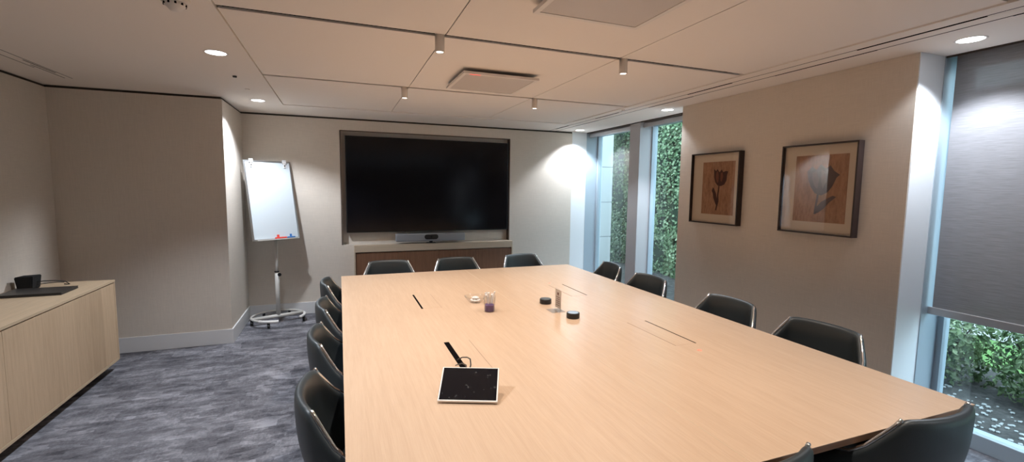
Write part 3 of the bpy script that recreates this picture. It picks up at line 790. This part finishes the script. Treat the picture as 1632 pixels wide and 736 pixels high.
# ------------------------------------------------------------------ pictures
def picture(y0, y1, z0, z1, iy0, iy1, iz0, iz1, label, kind):
    yc = (y0+y1)/2; w, hgt = (y1-y0)/2, z1-z0
    t = thing('framed_picture', label, 'picture', (XR, yc, z0), 0, 'framed tulip prints on right wall')
    b = bmesh.new(); X0 = -.058; f = .011
    for a in ((-w, w, 0, f), (-w, w, hgt-f, hgt), (-w, -w+f, f, hgt-f), (w-f, w, f, hgt-f)): box(b, X0, -.002, *a)
    obj('frame', b, M['frame'], t)
    obj('mount', BX(-.030, -.026, -w+f, w-f, f, hgt-f), M['matboard'], t)
    obj('glass', BX(-.052, -.050, -w+f, w-f, f, hgt-f), M['pic_glass'], t)
    a0, a1, c0, c1 = iy0-yc, iy1-yc, iz0-z0, iz1-z0
    p = obj('print', BX(-.0312, -.030, a0, a1, c0, c1), M['print'], t)
    ph_, pw = c1-c0, a1-a0
    # image x runs from +y (left seen) to -y (right seen)
    def P(s, q, d): return (-.0314-d, a1 - s*pw, c1 - q*ph_)
    def shape(nm, pts, mm, d=.0002):
        b = bmesh.new(); lo = [b.verts.new(P(x, y, d)) for x, y in pts]; hi = [b.verts.new(P(x, y, d+.0004)) for x, y in pts]
        k = len(pts)
        for i in range(k): b.faces.new((lo[i], lo[(i+1) % k], hi[(i+1) % k], hi[i]))
        b.faces.new(hi)
        bmesh.ops.recalc_face_normals(b, faces=b.faces[:])
        bmesh.ops.triangulate(b, faces=[f_ for f_ in b.faces if len(f_.verts) > 4])
        obj(nm, b, M[mm], p)
    if kind == 1:
        shape('flower_head', [(.36, .13), (.43, .18), (.47, .14), (.54, .20), (.60, .15), (.65, .20), (.74, .18), (.80, .19), (.77, .26), (.76, .36), (.70, .43), (.60, .46), (.50, .45), (.42, .39), (.38, .30), (.37, .22)], 'tulip')
        shape('petal', [(.44, .20), (.49, .17), (.52, .26), (.52, .38), (.48, .40), (.43, .30)], 'tulip_hi', .0008)
        shape('petal', [(.58, .22), (.63, .20), (.66, .28), (.62, .38), (.58, .36)], 'tulip_hi', .0008)
        shape('stem', [(.53, .45), (.56, .45), (.54, .62), (.55, .75), (.50, .92), (.46, .92), (.50, .75), (.50, .62)], 'tulip')
        shape('leaf', [(.36, .48), (.40, .52), (.46, .60), (.51, .72), (.52, .84), (.46, .80), (.38, .68), (.36, .60), (.32, .55)], 'tulip')
    else:
        shape('flower_head', [(.24, .24), (.33, .17), (.42, .22), (.50, .14), (.60, .20), (.68, .16), (.75, .24), (.86, .30), (.80, .34), (.74, .46), (.66, .55), (.54, .60), (.42, .57), (.33, .48), (.27, .36)], 'tulip_grey')
        shape('petal', [(.34, .26), (.42, .24), (.48, .36), (.46, .50), (.40, .46), (.35, .36)], 'tulip_grey_hi', .0008)
        shape('petal', [(.52, .22), (.60, .26), (.62, .40), (.56, .50), (.52, .38)], 'tulip_grey_hi', .0008)
        shape('stem', [(.46, .58), (.50, .58), (.48, .72), (.46, .88), (.42, .88), (.44, .72)], 'tulip_grey')
        shape('leaf', [(.76, .60), (.82, .62), (.70, .70), (.60, .80), (.50, .86), (.44, .88), (.46, .78), (.54, .70), (.66, .64)], 'tulip_grey')
picture(3.083, 3.67, 1.325, 1.993, 3.15, 3.535, 1.415, 1.908, 'smaller-looking framed sepia tulip print nearer the window', 1)
picture(2.097, 2.671, 1.325, 1.993, 2.17, 2.565, 1.415, 1.910, 'framed print of large grey tulip nearer the camera, with glass reflection', 2)

# ------------------------------------------------------------------ garden
struct('ground_planting_bed', BX(XG+.12, 9, -6, 12, -.10, -.04), M['soil'])
def leaves(bm, place, n, s0, s1):
    for _ in range(n):
        p, nrm = place()
        s = s0 + random.random()*(s1-s0)
        nr = (nrm + Vector((random.uniform(-.8, .8), random.uniform(-.8, .8), random.uniform(-.5, .9)))).normalized()
        a = nr.orthogonal().normalized(); a.rotate(Matrix.Rotation(random.random()*6.3, 3, nr)); b = nr.cross(a)
        v = [bm.verts.new(p + a*s), bm.verts.new(p + b*s*.62 + nr*s*.2), bm.verts.new(p - a*s*.8), bm.verts.new(p - b*s*.62 + nr*s*.2)]
        bm.faces.new((v[0], v[1], v[2])); bm.faces.new((v[0], v[2], v[3]))
def hedge():
    t = thing('ivy_hedge', 'tall dense ivy covered hedge wall outside the far window', 'hedge', (6.1, 7.5, -.04))
    b = bmesh.new(); 
    def pl():
        y = random.uniform(-3.6, 3.4); z = random.uniform(0, 4.0)
        x = -.05 + .09*math.sin(y*3.1+z*2) + .07*math.sin(z*5.3-y*4) + random.uniform(-.09, .05)
        return Vector((x, y, z)), Vector((-1, -.3, .2))
    leaves(b, pl, 26000, .024, .048)
    obj('ivy_leaves', b, M['ivy'], t)
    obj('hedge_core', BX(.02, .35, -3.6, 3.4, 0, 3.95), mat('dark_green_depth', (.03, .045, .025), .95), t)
hedge()
t = thing('garden_building', 'pale stone clad building outside far window', 'building', (3.95, 8.0, -.04))
b = BX(0, 1.23, .02, 1.5, 0, 4.5)
obj('wall_core', b, M['joint'], t)
b = bmesh.new()
z = -.01 - .0
zz = [0, .01+.695+.02]
k = 0; z0 = 0
for zt in (.715, 1.417, 2.12, 2.823, 3.53, 4.2):
    box(b, 0, 1.24, 0, .03, z0, zt-.006); z0 = zt + .006
obj('stone_panels', b, M['stone'], t)
def shrub(x, y, h, r, n, label, m='shrub'):
    t = thing('garden_shrub', label, 'shrub', (x, y, -.04 if x < 5.8 else -.024), 0, 'shrubs outside the right window')
    b = bmesh.new()
    for k in range(9):
        a = k*.7+random.random(); rr = r*(.3+.6*random.random()); hh = h*(.6+.4*random.random())
        tube(b, [(0.03*math.cos(a), .03*math.sin(a), 0), (rr*.5*math.cos(a), rr*.5*math.sin(a), hh*.5), (rr*math.cos(a), rr*math.sin(a), hh*.95)], [.012, .009, .004], 5)
    obj('branches', b, M['bark'], t)
    b = bmesh.new()
    def pl():
        while True:
            p = Vector((random.uniform(-1, 1), random.uniform(-1, 1), random.uniform(-1, 1)))
            if Vector((p.x, p.y)).length < 1: break
        return Vector((p.x*r, p.y*r, max(.02, h*.5 + p.z*h*.5*(1-.25*p.x*p.x)))), p.normalized()
    leaves(b, pl, n, .016, .034)
    obj('leaves', b, M[m], t)
shrub(5.25, 2.50, .62, .42, 3000, 'leafy green shrub outside right window, left one')
shrub(5.22, 1.68, .70, .38, 3000, 'leafy green shrub outside right window, close to middle of glass')
shrub(5.2, .88, .8, .38, 1600, 'leafy green shrub outside right window, near right picture edge')
shrub(6.35, 3.3, .9, .50, 2200, 'green shrub further back in garden, left')
shrub(8.4, 2.0, 1.3, .5, 2200, 'green shrub further back in garden, right')
o = obj('lawn', BX(5.9, 9, -6, 3.9, -.04, -.025), M['lawn']); tag(o, 'bright green patch of grass behind the shrubs', 'grass'); o['kind'] = 'stuff'
struct('ground_path', BX(6.95, 7.9, -6, 5.5, -.03, -.015), M['pebble'])
b = bmesh.new()
for k in range(520):
    x, y = random.uniform(4.0, 4.95), random.uniform(.3, 3.0); s = random.uniform(.005, .019)
    bb = bmesh.new(); bmesh.ops.create_icosphere(bb, subdivisions=1, radius=1)
    mp = {}
    for q in bb.verts: mp[q.index] = b.verts.new((x+q.co.x*s*1.3, y+q.co.y*s, -.04+s*.4+q.co.z*s*.6))
    for f in bb.faces: b.faces.new([mp[q.index] for q in f.verts])
    bb.free()
o = obj('pebbles', b, M['pebble']); tag(o, 'pale pebbles scattered on dark soil right outside window', 'pebbles'); o['kind'] = 'stuff'
struct('wall_garden', BX(9, 9.3, -6, 12, -.1, 3.2), M['stone'])
